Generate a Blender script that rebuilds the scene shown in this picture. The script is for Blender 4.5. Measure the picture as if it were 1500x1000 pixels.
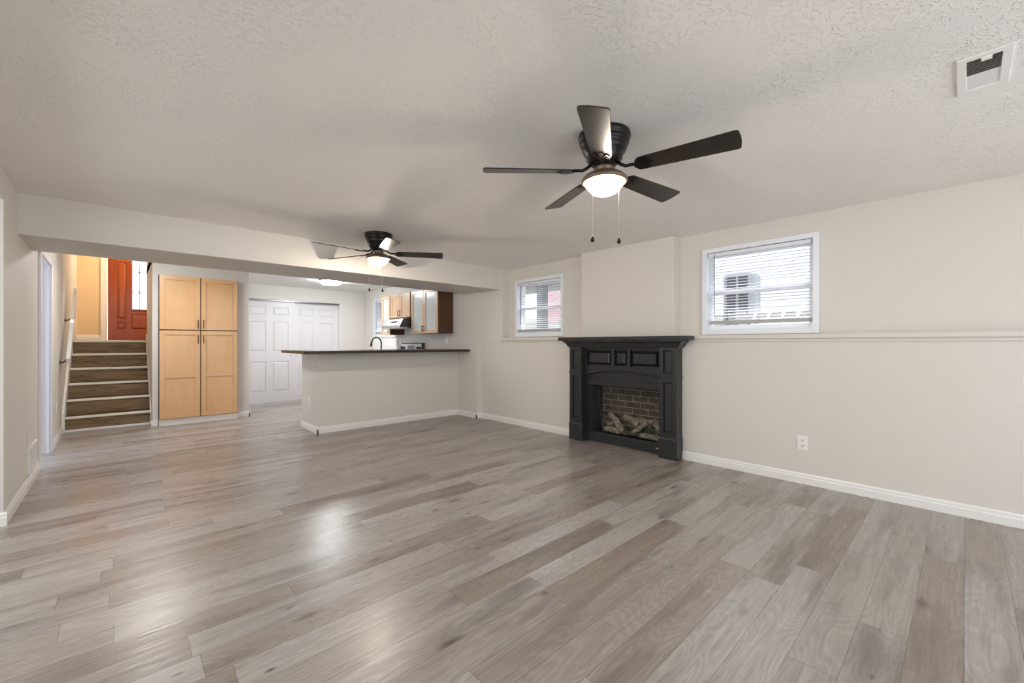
import bpy, bmesh, math, random
from mathutils import Matrix, Vector
random.seed(7)
R = math.radians
PI = math.pi
for o in list(bpy.data.objects):
    bpy.data.objects.remove(o)
SC = bpy.context.scene
COL = SC.collection

# ------------------------------------------------------------------ camera, light, exposure
cam_d = bpy.data.cameras.new('camera')
cam_d.sensor_width = 36.0
cam_d.lens = 618.0 / 1500 * 36
cam_d.shift_y = 3.0 / 1500
cam_d.clip_start = 0.02
cam = bpy.data.objects.new('camera', cam_d)
COL.objects.link(cam)
cam.location = (0, 0, 1.2)
cam.rotation_euler = (R(90), 0, R(-43.0))
SC.camera = cam

SC.view_settings.view_transform = 'Standard'
SC.view_settings.look = 'None'
SC.view_settings.gamma = 1.0
SC.view_settings.use_curve_mapping = False
SC.view_settings.exposure = 0.37
SC.cycles.use_denoising = True
SC.cycles.max_bounces = 10
SC.cycles.diffuse_bounces = 6
SC.cycles.sample_clamp_indirect = 6.0
SC.cycles.caustics_reflective = False
SC.cycles.caustics_refractive = False

world = bpy.data.worlds.new('sky')
SC.world = world
world.use_nodes = True
wn = world.node_tree
wn.nodes['Background'].inputs[0].default_value = (0.86, 0.92, 1.0, 1)
wn.nodes['Background'].inputs[1].default_value = 2.2


def area(name, loc, rot, sx, sy, watts, col=(1, 1, 1)):
    l = bpy.data.lights.new(name, 'AREA')
    l.shape = 'RECTANGLE'
    l.size = sx
    l.size_y = sy
    l.energy = watts
    l.color = col
    o = bpy.data.objects.new(name, l)
    COL.objects.link(o)
    o.location = loc
    o.rotation_euler = rot
    return o


sun_d = bpy.data.lights.new('sun', 'SUN')
sun_d.energy = 3.0
sun_d.angle = R(1.0)
sun_d.color = (1.0, 0.96, 0.9)
sun = bpy.data.objects.new('sun', sun_d)
COL.objects.link(sun)
sun.rotation_euler = (R(35), 0, R(70))
# unseen fill added behind the camera and in the left room; side room daylight
area('daylight_patio_door', (1.9, -2.25, 1.15), (R(90), 0, 0), 3.4, 1.9, 20, (0.92, 0.96, 1.0))
area('daylight_left_room', (-2.55, 2.2, 1.35), (R(72), 0, R(-90)), 3.8, 1.5, 74, (0.92, 0.96, 1.0))
area('daylight_side_room', (-2.5, 6.0, 1.35), (R(90), 0, R(-90)), 1.2, 1.2, 38, (0.62, 0.76, 1.0))


# ------------------------------------------------------------------ materials
def mat(name, col, rough=0.5, metal=0.0, spec=None):
    m = bpy.data.materials.new(name)
    m.use_nodes = True
    b = m.node_tree.nodes['Principled BSDF']
    b.inputs['Base Color'].default_value = (*col, 1)
    b.inputs['Roughness'].default_value = rough
    b.inputs['Metallic'].default_value = metal
    if spec is not None:
        b.inputs['Specular IOR Level'].default_value = spec
    return m


class NT:
    def __init__(s, m):
        s.t = m.node_tree
        s.b = s.t.nodes['Principled BSDF']

    def n(s, typ, **kw):
        nd = s.t.nodes.new(typ)
        for k, v in kw.items():
            if k.startswith('i_'):
                key = k[2:]
                key = int(key) if key.isdigit() else key.replace('_', ' ')
                if isinstance(v, bpy.types.NodeSocket):
                    s.t.links.new(v, nd.inputs[key])
                else:
                    nd.inputs[key].default_value = v
            else:
                setattr(nd, k, v)
        return nd

    def math(s, op, a, b=None, c=None):
        nd = s.t.nodes.new('ShaderNodeMath')
        nd.operation = op
        for i, v in enumerate((a, b, c)):
            if v is None:
                continue
            if isinstance(v, bpy.types.NodeSocket):
                s.t.links.new(v, nd.inputs[i])
            else:
                nd.inputs[i].default_value = v
        return nd.outputs[0]

    def ramp(s, fac, stops, interp='LINEAR'):
        nd = s.t.nodes.new('ShaderNodeValToRGB')
        nd.color_ramp.interpolation = interp
        e = nd.color_ramp.elements
        while len(e) < len(stops):
            e.new(0.5)
        for el, (p, c) in zip(e, stops):
            el.position = p
            el.color = (*c, 1) if len(c) == 3 else c
        s.t.links.new(fac, nd.inputs[0])
        return nd.outputs[0]

    def mix(s, fac, a, b, typ='MIX'):
        nd = s.t.nodes.new('ShaderNodeMix')
        nd.data_type = 'RGBA'
        nd.blend_type = typ
        for k, v in ((0, fac), (6, a), (7, b)):
            if isinstance(v, bpy.types.NodeSocket):
                s.t.links.new(v, nd.inputs[k])
            else:
                nd.inputs[k].default_value = v if k == 0 else ((*v, 1) if len(v) == 3 else v)
        return nd.outputs[2]

    def link(s, a, key):
        s.t.links.new(a, s.b.inputs[key])

    def bump(s, h, strength, dist):
        nd = s.n('ShaderNodeBump', i_Strength=strength, i_Distance=dist, i_Height=h)
        s.t.links.new(nd.outputs[0], s.b.inputs['Normal'])


def paint(name, col, rough=0.6, bumpy=0.08, scale=220):
    m = mat(name, col, rough)
    N = NT(m)
    co = N.n('ShaderNodeTexCoord').outputs['Object']
    nz = N.n('ShaderNodeTexNoise', i_Vector=co, i_Scale=scale, i_Detail=2.0)
    N.bump(nz.outputs[0], bumpy, 0.002)
    return m


M = {}
M['wall'] = paint('wall_paint', (0.70, 0.67, 0.62), 0.55)
M['wall_white'] = paint('kitchen_paint', (0.80, 0.78, 0.74), 0.55)
M['wall_tan'] = paint('hall_paint', (0.76, 0.60, 0.38), 0.6)
M['trim'] = paint('white_trim_paint', (0.84, 0.83, 0.81), 0.3, 0.02, 60)
M['door_white'] = paint('white_door_paint', (0.82, 0.81, 0.84), 0.32, 0.03, 90)
M['vinyl'] = mat('white_vinyl', (0.82, 0.85, 0.90), 0.35)
M['blind'] = mat('blind_slat', (0.80, 0.81, 0.86), 0.4)
M['blind_rail'] = mat('grey_blind_rail', (0.42, 0.41, 0.40), 0.5)  # grey holds the backlit shade of the white bottom rail
M['plastic'] = mat('white_plastic', (0.86, 0.85, 0.82), 0.3)
M['slot'] = mat('dark_slot', (0.02, 0.02, 0.02), 0.6)
M['black_metal'] = mat('oil_rubbed_bronze', (0.016, 0.014, 0.013), 0.36, 0.6)
M['bronze'] = mat('antique_bronze', (0.20, 0.15, 0.105), 0.42, 0.5)  # lamp glow on the fan fitter is put into this lighter tan
M['bronze_pull'] = mat('dark_pull_metal', (0.05, 0.04, 0.035), 0.35, 0.8)
M['chrome'] = mat('brushed_nickel', (0.62, 0.62, 0.62), 0.3, 1.0)
M['steel'] = mat('stainless_steel', (0.62, 0.62, 0.61), 0.32, 1.0)
M['dark_steel'] = mat('dark_enamel', (0.045, 0.045, 0.047), 0.35)
M['black'] = mat('black_plastic', (0.012, 0.012, 0.013), 0.3)
M['track'] = mat('track_metal', (0.25, 0.25, 0.26), 0.35, 0.9)


def ceiling_mat():
    m = mat('stomped_ceiling', (0.90, 0.87, 0.83), 0.75)
    N = NT(m)
    co = N.n('ShaderNodeTexCoord').outputs['Object']
    big = N.n('ShaderNodeTexVoronoi', i_Vector=co, i_Scale=5.5)
    # brush marks fan out from the centre of every stomp
    loc = N.n('ShaderNodeVectorMath', operation='SUBTRACT', i_0=co, i_1=big.outputs['Position'])
    sep = N.n('ShaderNodeSeparateXYZ', i_0=loc.outputs[0])
    ang = N.math('ARCTAN2', sep.outputs[1], sep.outputs[0])
    rad = big.outputs['Distance']
    cmb = N.n('ShaderNodeCombineXYZ', i_0=N.math('MULTIPLY', ang, 2.4), i_1=N.math('MULTIPLY', rad, 7.0), i_2=N.math('MULTIPLY', N.n('ShaderNodeSeparateColor', i_0=big.outputs['Color']).outputs[0], 30.0))
    nz = N.n('ShaderNodeTexNoise', i_Vector=cmb.outputs[0], i_Scale=2.2, i_Detail=2.0, i_Distortion=0.6)
    h1 = N.ramp(nz.outputs[0], [(0.55, (0, 0, 0)), (0.66, (1, 1, 1))])
    n2 = N.n('ShaderNodeTexNoise', i_Vector=co, i_Scale=2.2, i_Detail=2.0)
    patch = N.ramp(n2.outputs[0], [(0.38, (0.15, 0.15, 0.15)), (0.62, (1, 1, 1))])
    n3 = N.n('ShaderNodeTexNoise', i_Vector=co, i_Scale=60.0, i_Detail=2.0)
    h = N.math('ADD', N.math('MULTIPLY', h1, patch), N.math('MULTIPLY', n3.outputs[0], 0.25))
    N.bump(h, 0.62, 0.007)
    return m


M['ceiling'] = ceiling_mat()
M['ceiling_plain'] = paint('smooth_ceiling', (0.80, 0.79, 0.77), 0.6, 0.15, 90)


def plank_mat(name, width, length, tones, dark, rough=(0.32, 0.5), streak=0.75, axis='X'):
    m = mat(name, (0.4, 0.35, 0.3), 0.4)
    N = NT(m)
    co = N.n('ShaderNodeTexCoord').outputs['Object']
    sp = N.n('ShaderNodeSeparateXYZ', i_0=co)
    x, y, z = sp.outputs
    rowf = N.math('DIVIDE', y, width)
    row = N.math('FLOOR', rowf)
    rr = N.n('ShaderNodeTexWhiteNoise', noise_dimensions='1D', i_W=row).outputs[0]
    xs = N.math('ADD', N.math('DIVIDE', x, length), N.math('MULTIPLY', rr, 7.3))
    colm = N.math('FLOOR', xs)
    idv = N.n('ShaderNodeCombineXYZ', i_0=row, i_1=colm)
    wid = N.n('ShaderNodeTexWhiteNoise', noise_dimensions='2D', i_Vector=idv.outputs[0])
    rnd = wid.outputs[0]
    base = N.ramp(rnd, tones)
    # grain along the plank
    off = N.math('MULTIPLY', rnd, 40.0)
    gv = N.n('ShaderNodeCombineXYZ', i_0=N.math('ADD', N.math('MULTIPLY', x, 3.2), off), i_1=N.math('MULTIPLY', y, 75.0), i_2=off)
    g1 = N.n('ShaderNodeTexNoise', i_Vector=gv.outputs[0], i_Scale=1.0, i_Detail=5.0, i_Roughness=0.65, i_Distortion=0.35)
    grain = N.ramp(g1.outputs[0], [(0.30, (0.80, 0.785, 0.77)), (0.5, (0.98, 0.98, 0.98)), (0.70, (1.10, 1.10, 1.10))])
    c = N.mix(1.0, base, grain, 'MULTIPLY')
    # cathedral figure with pale limed lines
    cv = N.n('ShaderNodeCombineXYZ', i_0=N.math('ADD', N.math('MULTIPLY', x, 0.8), off), i_1=N.math('MULTIPLY', y, 4.5), i_2=off)
    c1 = N.n('ShaderNodeTexNoise', i_Vector=cv.outputs[0], i_Scale=1.0, i_Detail=2.5, i_Distortion=0.25)
    bands = N.math('SINE', N.math('MULTIPLY', c1.outputs[0], 210.0))
    bandc = N.ramp(N.math('MULTIPLY_ADD', bands, 0.5, 0.5), [(0.0, (0.90, 0.89, 0.88)), (0.7, (1, 1, 1)), (1.0, (1.12, 1.12, 1.12))])
    c = N.mix(0.75, c, bandc, 'MULTIPLY')
    # broad dark streaks
    sv = N.n('ShaderNodeCombineXYZ', i_0=N.math('ADD', N.math('MULTIPLY', x, 1.1), N.math('MULTIPLY', off, 2.0)), i_1=N.math('MULTIPLY', y, 7.0), i_2=off)
    s1 = N.n('ShaderNodeTexNoise', i_Vector=sv.outputs[0], i_Scale=1.0, i_Detail=3.0, i_Roughness=0.55)
    sm = N.ramp(s1.outputs[0], [(0.50, (0, 0, 0)), (0.72, (1, 1, 1))])
    c = N.mix(N.math('MULTIPLY', sm, streak), c, dark)
    # knots
    kv = N.n('ShaderNodeCombineXYZ', i_0=N.math('ADD', N.math('MULTIPLY', x, 2.0), off), i_1=N.math('ADD', N.math('MULTIPLY', y, 5.5), off), i_2=0.0)
    kn = N.n('ShaderNodeTexVoronoi', i_Vector=kv.outputs[0], i_Scale=1.0)
    keep = N.math('GREATER_THAN', N.n('ShaderNodeSeparateColor', i_0=kn.outputs['Color']).outputs[0], 0.45)
    km = N.math('MULTIPLY', N.ramp(kn.outputs['Distance'], [(0.02, (1, 1, 1)), (0.16, (0, 0, 0))]), keep)
    c = N.mix(N.math('MULTIPLY', km, 0.8), c, tuple(v * 0.45 for v in dark))
    kv2 = N.n('ShaderNodeCombineXYZ', i_0=N.math('ADD', N.math('MULTIPLY', x, 4.2), off), i_1=N.math('ADD', N.math('MULTIPLY', y, 9.0), off), i_2=3.7)
    kn2 = N.n('ShaderNodeTexVoronoi', i_Vector=kv2.outputs[0], i_Scale=1.0)
    keep2 = N.math('GREATER_THAN', N.n('ShaderNodeSeparateColor', i_0=kn2.outputs['Color']).outputs[1], 0.62)
    km2 = N.math('MULTIPLY', N.ramp(kn2.outputs['Distance'], [(0.03, (1, 1, 1)), (0.11, (0, 0, 0))]), keep2)
    c = N.mix(N.math('MULTIPLY', km2, 0.85), c, tuple(v * 0.35 for v in dark))
    # seams
    fy = N.math('FRACT', rowf)
    fx = N.math('FRACT', xs)
    sy = N.math('LESS_THAN', fy, 0.0022 / width)
    sx = N.math('LESS_THAN', fx, 0.0025 / length)
    seam = N.math('MAXIMUM', sy, sx)
    c = N.mix(N.math('MULTIPLY', seam, 0.6), c, tuple(v * 0.35 for v in dark))
    N.link(c, 'Base Color')
    rg = N.ramp(g1.outputs[0], [(0.3, (rough[1],) * 3), (0.7, (rough[0],) * 3)])
    N.link(rg, 'Roughness')
    hh = N.math('SUBTRACT', N.math('MULTIPLY', g1.outputs[0], 0.5), N.math('MULTIPLY', seam, 1.2))
    N.bump(hh, 0.22, 0.002)
    return m


M['floor'] = plank_mat('vinyl_plank', 0.155, 1.22,
                       [(0.0, (0.275, 0.228, 0.190)), (0.2, (0.315, 0.276, 0.245)), (0.55, (0.355, 0.326, 0.303)), (1.0, (0.405, 0.38, 0.362))],
                       (0.115, 0.093, 0.08), (0.24, 0.38), 0.7)
M['floor'].node_tree.nodes['Principled BSDF'].inputs['Specular IOR Level'].default_value = 0.75


def wood(name, c1, c2, scale=(1.0, 1.0, 1.0), rough=0.35, dist=0.8, knots=None):
    m = mat(name, c1, rough)
    N = NT(m)
    co = N.n('ShaderNodeTexCoord').outputs['Object']
    mp = N.n('ShaderNodeMapping', i_Vector=co, i_Scale=scale)
    nz = N.n('ShaderNodeTexNoise', i_Vector=mp.outputs[0], i_Scale=1.0, i_Detail=5.0, i_Roughness=0.6, i_Distortion=dist)
    c = N.ramp(nz.outputs[0], [(0.28, c2), (0.66, c1)])
    if knots:
        mk = N.n('ShaderNodeMapping', i_Vector=co, i_Scale=knots)
        kn = N.n('ShaderNodeTexNoise', i_Vector=mk.outputs[0], i_Scale=1.0, i_Detail=4.0, i_Distortion=1.2)
        c = N.mix(N.ramp(kn.outputs[0], [(0.60, (0, 0, 0)), (0.72, (0.9, 0.9, 0.9))]), c, tuple(v * 0.25 for v in c2))
    N.link(c, 'Base Color')
    N.bump(nz.outputs[0], 0.06, 0.002)
    return m


M['maple'] = wood('honey_maple', (0.76, 0.475, 0.235), (0.68, 0.40, 0.185), (4, 4, 0.9), 0.32)
M['maple_pale'] = wood('pale_maple_face', (0.72, 0.50, 0.33), (0.64, 0.42, 0.26), (4, 4, 0.9), 0.32)
M['maple_dark'] = wood('maple_side_veneer', (0.085, 0.036, 0.009), (0.06, 0.025, 0.006), (9, 9, 1.4), 0.4)
M['mahogany'] = wood('mahogany', (0.30, 0.065, 0.015), (0.20, 0.038, 0.01), (22, 22, 1.3), 0.28)
M['riser'] = wood('rustic_riser_plank', (0.30, 0.195, 0.098), (0.11, 0.070, 0.036), (2.2, 8, 22), 0.6, 1.2, (4.0, 4.0, 18.0))
M['nosing'] = mat('cream_nosing', (0.80, 0.76, 0.68), 0.9, 0.0, 0.0)
M['nosing'].node_tree.nodes['Principled BSDF'].inputs['IOR'].default_value = 1.0
M['tread'] = wood('rustic_tread_plank', (0.16, 0.105, 0.06), (0.08, 0.053, 0.03), (2.2, 20, 8), 0.8, 1.0)
M['tread'].node_tree.nodes['Principled BSDF'].inputs['Specular IOR Level'].default_value = 0.0
M['tread'].node_tree.nodes['Principled BSDF'].inputs['IOR'].default_value = 1.0
M['bar_top'] = wood('espresso_bar_top', (0.045, 0.02, 0.013), (0.025, 0.011, 0.008), (2, 14, 14), 0.22)
M['fp_black'] = wood('black_painted_wood', (0.024, 0.0245, 0.0245), (0.018, 0.018, 0.018), (3, 3, 30), 0.30)
M['firebox'] = mat('firebox_black_steel', (0.03, 0.03, 0.028), 0.6)
M['blade'] = wood('dark_blade', (0.020, 0.015, 0.012), (0.013, 0.010, 0.009), (3, 20, 3), 0.30)


def brick_mat():
    m = mat('firebox_brick', (0.1, 0.09, 0.08), 0.85)
    N = NT(m)
    co = N.n('ShaderNodeTexCoord').outputs['Object']
    sp = N.n('ShaderNodeSeparateXYZ', i_0=co)
    v = N.n('ShaderNodeCombineXYZ', i_0=sp.outputs[1], i_1=sp.outputs[2])
    br = N.n('ShaderNodeTexBrick', i_Vector=v.outputs[0], i_Color1=(0.085, 0.068, 0.052, 1), i_Color2=(0.06, 0.05, 0.04, 1), i_Mortar=(0.24, 0.22, 0.18, 1), i_Scale=1.0, i_Mortar_Size=0.0045, i_Brick_Width=0.20, i_Row_Height=0.072)
    nz = N.n('ShaderNodeTexNoise', i_Vector=co, i_Scale=14.0, i_Detail=3.0)
    c = N.mix(0.6, br.outputs[0], N.ramp(nz.outputs[0], [(0.3, (0.45, 0.45, 0.45)), (0.7, (1.3, 1.3, 1.3))]), 'MULTIPLY')
    N.link(c, 'Base Color')
    N.bump(br.outputs['Fac'], -0.4, 0.004)
    return m


M['brick'] = brick_mat()


def log_mat():
    m = mat('ceramic_log', (0.3, 0.26, 0.2), 0.9)
    N = NT(m)
    co = N.n('ShaderNodeTexCoord').outputs['Object']
    nz = N.n('ShaderNodeTexNoise', i_Vector=co, i_Scale=38.0, i_Detail=5.0, i_Roughness=0.7)
    c = N.ramp(nz.outputs[0], [(0.34, (0.03, 0.025, 0.02)), (0.52, (0.22, 0.185, 0.14)), (0.72, (0.56, 0.50, 0.40))])
    N.link(c, 'Base Color')
    N.bump(nz.outputs[0], 0.8, 0.012)
    return m


M['log'] = log_mat()
M['ember'] = wood('ember_bed', (0.10, 0.09, 0.075), (0.02, 0.018, 0.016), (40, 40, 40), 0.95)


def emit_mat(name, col, strength, edge=None):
    m = mat(name, (0.9, 0.87, 0.82), 0.25)
    b = m.node_tree.nodes['Principled BSDF']
    b.inputs['Emission Color'].default_value = (*col, 1)
    b.inputs['Emission Strength'].default_value = strength
    return m


M['bulb'] = emit_mat('lamp_glow', (1.0, 0.91, 0.82), 920.0)
M['kitchen_glow'] = emit_mat('kitchen_lamp_glow', (0.95, 0.98, 1.0), 78.0)
M['stairs_glow'] = emit_mat('stairs_lamp_glow', (1.0, 0.97, 0.93), 66.0)  # glow of the added lamp over the stairs
M['hall_glow'] = emit_mat('hall_lamp_glow', (1.0, 0.84, 0.62), 130.0)


def frosted(name, tint=(0.95, 0.93, 0.9), clear=0.35, glow=None):
    m = bpy.data.materials.new(name)
    m.use_nodes = True
    t = m.node_tree
    t.nodes.clear()
    out = t.nodes.new('ShaderNodeOutputMaterial')
    tr = t.nodes.new('ShaderNodeBsdfTranslucent')
    tr.inputs[0].default_value = (*(glow or tint), 1)
    gl = t.nodes.new('ShaderNodeBsdfGlossy')
    gl.inputs['Roughness'].default_value = 0.2
    tp = t.nodes.new('ShaderNodeBsdfTransparent')
    tp.inputs[0].default_value = (*tint, 1)
    a = t.nodes.new('ShaderNodeMixShader')
    a.inputs[0].default_value = clear
    t.links.new(tr.outputs[0], a.inputs[1])
    t.links.new(tp.outputs[0], a.inputs[2])
    b = t.nodes.new('ShaderNodeMixShader')
    b.inputs[0].default_value = 0.06
    t.links.new(a.outputs[0], b.inputs[1])
    t.links.new(gl.outputs[0], b.inputs[2])
    t.links.new(b.outputs[0], out.inputs[0])
    return m


M['lamp_glass'] = frosted('frosted_lamp_glass', (0.98, 0.93, 0.86), 0.72, (0.10, 0.078, 0.058))
M['door_glass'] = frosted('leaded_door_glass', (0.86, 0.92, 1.0))
M['cab_glass'] = mat('frosted_cabinet_glass', (0.62, 0.66, 0.66), 0.18)


def clear_glass():
    m = bpy.data.materials.new('window_glass')
    m.use_nodes = True
    t = m.node_tree
    t.nodes.clear()
    out = t.nodes.new('ShaderNodeOutputMaterial')
    tp = t.nodes.new('ShaderNodeBsdfTransparent')
    tp.inputs[0].default_value = (0.96, 0.98, 1, 1)
    gl = t.nodes.new('ShaderNodeBsdfGlossy')
    gl.inputs['Roughness'].default_value = 0.02
    mx = t.nodes.new('ShaderNodeMixShader')
    mx.inputs[0].default_value = 0.05
    t.links.new(tp.outputs[0], mx.inputs[1])
    t.links.new(gl.outputs[0], mx.inputs[2])
    t.links.new(mx.outputs[0], out.inputs[0])
    return m


M['glass'] = clear_glass()
M['siding'] = mat('white_siding', (0.85, 0.86, 0.88), 0.6)
M['grass'] = wood('winter_grass', (0.29, 0.285, 0.25), (0.16, 0.16, 0.14), (14, 14, 14), 0.9)
M['ac_grey'] = mat('condenser_grey', (0.30, 0.31, 0.34), 0.5)
M['ac_dark'] = mat('condenser_grille', (0.035, 0.036, 0.045), 0.5)
M['red_brick'] = wood('red_siding', (0.72, 0.50, 0.50), (0.64, 0.42, 0.43), (2, 2, 30), 0.8)
M['tan_siding'] = mat('tan_siding', (0.62, 0.50, 0.36), 0.8)
M['post_grey'] = mat('porch_post_grey', (0.30, 0.31, 0.36), 0.6)
M['ladder'] = mat('weathered_rail', (0.28, 0.25, 0.22), 0.7)


# ------------------------------------------------------------------ mesh helpers
class MB:
    def __init__(s, xf=None):
        s.bm = bmesh.new()
        s.m = xf or Matrix.Identity(4)

    def _add(s, verts, faces, smooth=False):
        vs = [s.bm.verts.new(s.m @ Vector(v)) for v in verts]
        out = []
        for f in faces:
            try:
                fc = s.bm.faces.new([vs[i] for i in f])
                fc.smooth = smooth
                out.append(fc)
            except ValueError:
                pass
        return vs, out

    def box(s, x0, x1, y0, y1, z0, z1, bev=0.0, seg=2):
        x0, x1 = min(x0, x1), max(x0, x1)
        y0, y1 = min(y0, y1), max(y0, y1)
        z0, z1 = min(z0, z1), max(z0, z1)
        v = [(x0, y0, z0), (x1, y0, z0), (x1, y1, z0), (x0, y1, z0), (x0, y0, z1), (x1, y0, z1), (x1, y1, z1), (x0, y1, z1)]
        f = [(0, 3, 2, 1), (4, 5, 6, 7), (0, 1, 5, 4), (1, 2, 6, 5), (2, 3, 7, 6), (3, 0, 4, 7)]
        vs, fs = s._add(v, f)
        if bev > 0:
            es = list({e for fc in fs for e in fc.edges})
            bmesh.ops.bevel(s.bm, geom=es, offset=bev, segments=seg, affect='EDGES', profile=0.5)
        return s

    def prism(s, poly, axis, a0, a1, smooth=False):
        """extrude a polygon of (u,v) along axis; u,v are the other two axes in xyz order"""
        def p3(u, v, a):
            return {'x': (a, u, v), 'y': (u, a, v), 'z': (u, v, a)}[axis]
        n = len(poly)
        v = [p3(u, w, a0) for u, w in poly] + [p3(u, w, a1) for u, w in poly]
        f = [tuple(range(n))[::-1], tuple(range(n, 2 * n))] + [(i, (i + 1) % n, n + (i + 1) % n, n + i) for i in range(n)]
        vs, fs = s._add(v, f)
        if smooth:
            for fc in fs[2:]:
                fc.smooth = True
        return s

    def lathe(s, prof, segs=32, c=(0, 0, 0), cap=True):
        """profile of (r, z) turned about z"""
        v, f = [], []
        for r, z in prof:
            for k in range(segs):
                a = 2 * PI * k / segs
                v.append((c[0] + r * math.cos(a), c[1] + r * math.sin(a), c[2] + z))
        for i in range(len(prof) - 1):
            for k in range(segs):
                k2 = (k + 1) % segs
                f.append((i * segs + k, i * segs + k2, (i + 1) * segs + k2, (i + 1) * segs + k))
        if cap:
            f.append(tuple(range(segs))[::-1])
            f.append(tuple((len(prof) - 1) * segs + k for k in range(segs)))
        vs, fs = s._add(v, f, True)
        return s

    def cyl(s, c, r, d, axis='z', segs=24, r2=None):
        """cylinder starting at c, length d along axis"""
        r2 = r if r2 is None else r2
        v, f = [], []
        for (rr, t) in ((r, 0), (r2, d)):
            for k in range(segs):
                a = 2 * PI * k / segs
                p, q = rr * math.cos(a), rr * math.sin(a)
                v.append({'z': (c[0] + p, c[1] + q, c[2] + t), 'y': (c[0] + q, c[1] + t, c[2] + p), 'x': (c[0] + t, c[1] + p, c[2] + q)}[axis])
        for k in range(segs):
            k2 = (k + 1) % segs
            f.append((k, k2, segs + k2, segs + k))
        vs, fs = s._add(v, f, True)
        s._add([v[i] for i in range(segs)], [tuple(range(segs))[::-1]])
        s._add([v[segs + i] for i in range(segs)], [tuple(range(segs))])
        return s

    def tube(s, pts, r, segs=10, rs=None):
        pts = [Vector(p) for p in pts]
        n = len(pts)
        rings = []
        up = Vector((0, 0, 1))
        prev = None
        v, f = [], []
        for i, p in enumerate(pts):
            t = (pts[min(i + 1, n - 1)] - pts[max(i - 1, 0)]).normalized()
            if prev is None:
                a = t.cross(up if abs(t.z) < 0.9 else Vector((1, 0, 0))).normalized()
            else:
                a = (prev - t * prev.dot(t)).normalized()
            prev = a
            b = t.cross(a)
            rr = rs[i] if rs else r
            for k in range(segs):
                an = 2 * PI * k / segs
                v.append(p + a * rr * math.cos(an) + b * rr * math.sin(an))
        for i in range(n - 1):
            for k in range(segs):
                k2 = (k + 1) % segs
                f.append((i * segs + k, i * segs + k2, (i + 1) * segs + k2, (i + 1) * segs + k))
        f.append(tuple(range(segs))[::-1])
        f.append(tuple((n - 1) * segs + k for k in range(segs)))
        s._add(v, f, True)
        return s

    def frustum(s, x0, x1, z0, z1, ya, yb, inset):
        """raised field: outer rectangle at depth ya, inner at yb (front faces -y)"""
        o = [(x0, ya, z0), (x1, ya, z0), (x1, ya, z1), (x0, ya, z1)]
        i = [(x0 + inset, yb, z0 + inset), (x1 - inset, yb, z0 + inset), (x1 - inset, yb, z1 - inset), (x0 + inset, yb, z1 - inset)]
        s._add(o + i, [(4, 5, 6, 7), (0, 1, 5, 4), (1, 2, 6, 5), (2, 3, 7, 6), (3, 0, 4, 7), (3, 2, 1, 0)])
        return s

    def mesh(s, name):
        me = bpy.data.meshes.new(name)
        bmesh.ops.recalc_face_normals(s.bm, faces=s.bm.faces[:])
        s.bm.to_mesh(me)
        s.bm.free()
        return me


def world_loc(o):
    p = Vector((0, 0, 0))
    while o is not None:
        p += o.location
        o = o.parent
    return p


def put(name, mb, m, parent=None, local=False, origin=None):
    """link a mesh as one object; coordinates are world coordinates unless local"""
    me = mb.mesh(name)
    o = bpy.data.objects.new(name, me)
    COL.objects.link(o)
    if m is not None:
        me.materials.append(m)
    if parent is not None:
        o.parent = parent
        if not local:
            me.transform(Matrix.Translation(-world_loc(parent)))
    elif origin is not None:
        me.transform(Matrix.Translation(-Vector(origin)))
        o.location = origin
    return o


def tag(o, label, cat, group=None):
    o['label'] = label
    o['category'] = cat
    if group:
        o['group'] = group
    return o


def thing(name, label, cat, loc, group=None, rz=0.0):
    o = bpy.data.objects.new(name, None)
    o.empty_display_size = 0.1
    COL.objects.link(o)
    o.location = loc
    o.rotation_euler = (0, 0, rz)
    return tag(o, label, cat, group)


def struct(name, mb, m, parent=None, label=None, cat=None):
    o = put(name, mb, m, parent)
    if parent is None:
        o['kind'] = 'structure'
        if label:
            o['label'] = label
        if cat:
            o['category'] = cat
    return o


def struct_empty(name, loc, label, cat):
    o = bpy.data.objects.new(name, None)
    COL.objects.link(o)
    o.location = loc
    o['kind'] = 'structure'
    o['label'] = label
    o['category'] = cat
    return o


def wall_holes(mb, axis, a0, a1, u0, u1, z0, z1, holes):
    """slab between a0..a1 along axis ('x' or 'y'), spanning u0..u1 x z0..z1 with rectangular holes (u0,u1,z0,z1)"""
    us = sorted({u0, u1} | {h for q in holes for h in q[:2]})
    zs = sorted({z0, z1} | {h for q in holes for h in q[2:]})
    for i in range(len(us) - 1):
        for j in range(len(zs) - 1):
            cu, cz = (us[i] + us[i + 1]) / 2, (zs[j] + zs[j + 1]) / 2
            if any(q[0] < cu < q[1] and q[2] < cz < q[3] for q in holes):
                continue
            if axis == 'x':
                mb.box(a0, a1, us[i], us[i + 1], zs[j], zs[j + 1])
            else:
                mb.box(us[i], us[i + 1], a0, a1, zs[j], zs[j + 1])
    bmesh.ops.remove_doubles(mb.bm, verts=mb.bm.verts[:], dist=1e-5)
    # interior faces shared by two blocks
    seen = {}
    for f in mb.bm.faces:
        seen.setdefault(frozenset(v.index for v in f.verts), []).append(f)
    mb.bm.verts.index_update()
    seen = {}
    for f in mb.bm.faces:
        seen.setdefault(frozenset(v.index for v in f.verts), []).append(f)
    bad = [f for fs in seen.values() if len(fs) > 1 for f in fs]
    bmesh.ops.delete(mb.bm, geom=bad, context='FACES')
    return mb


def facing_x(X0, Y0, Z0=0.0):
    """local frame for things on the right wall: x runs to -Y, y into the wall (+X)"""
    return Matrix.Translation((X0, Y0, Z0)) @ Matrix.Rotation(-PI / 2, 4, 'Z')


def facing_y(X0, Y0, Z0=0.0):
    return Matrix.Translation((X0, Y0, Z0))


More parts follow.
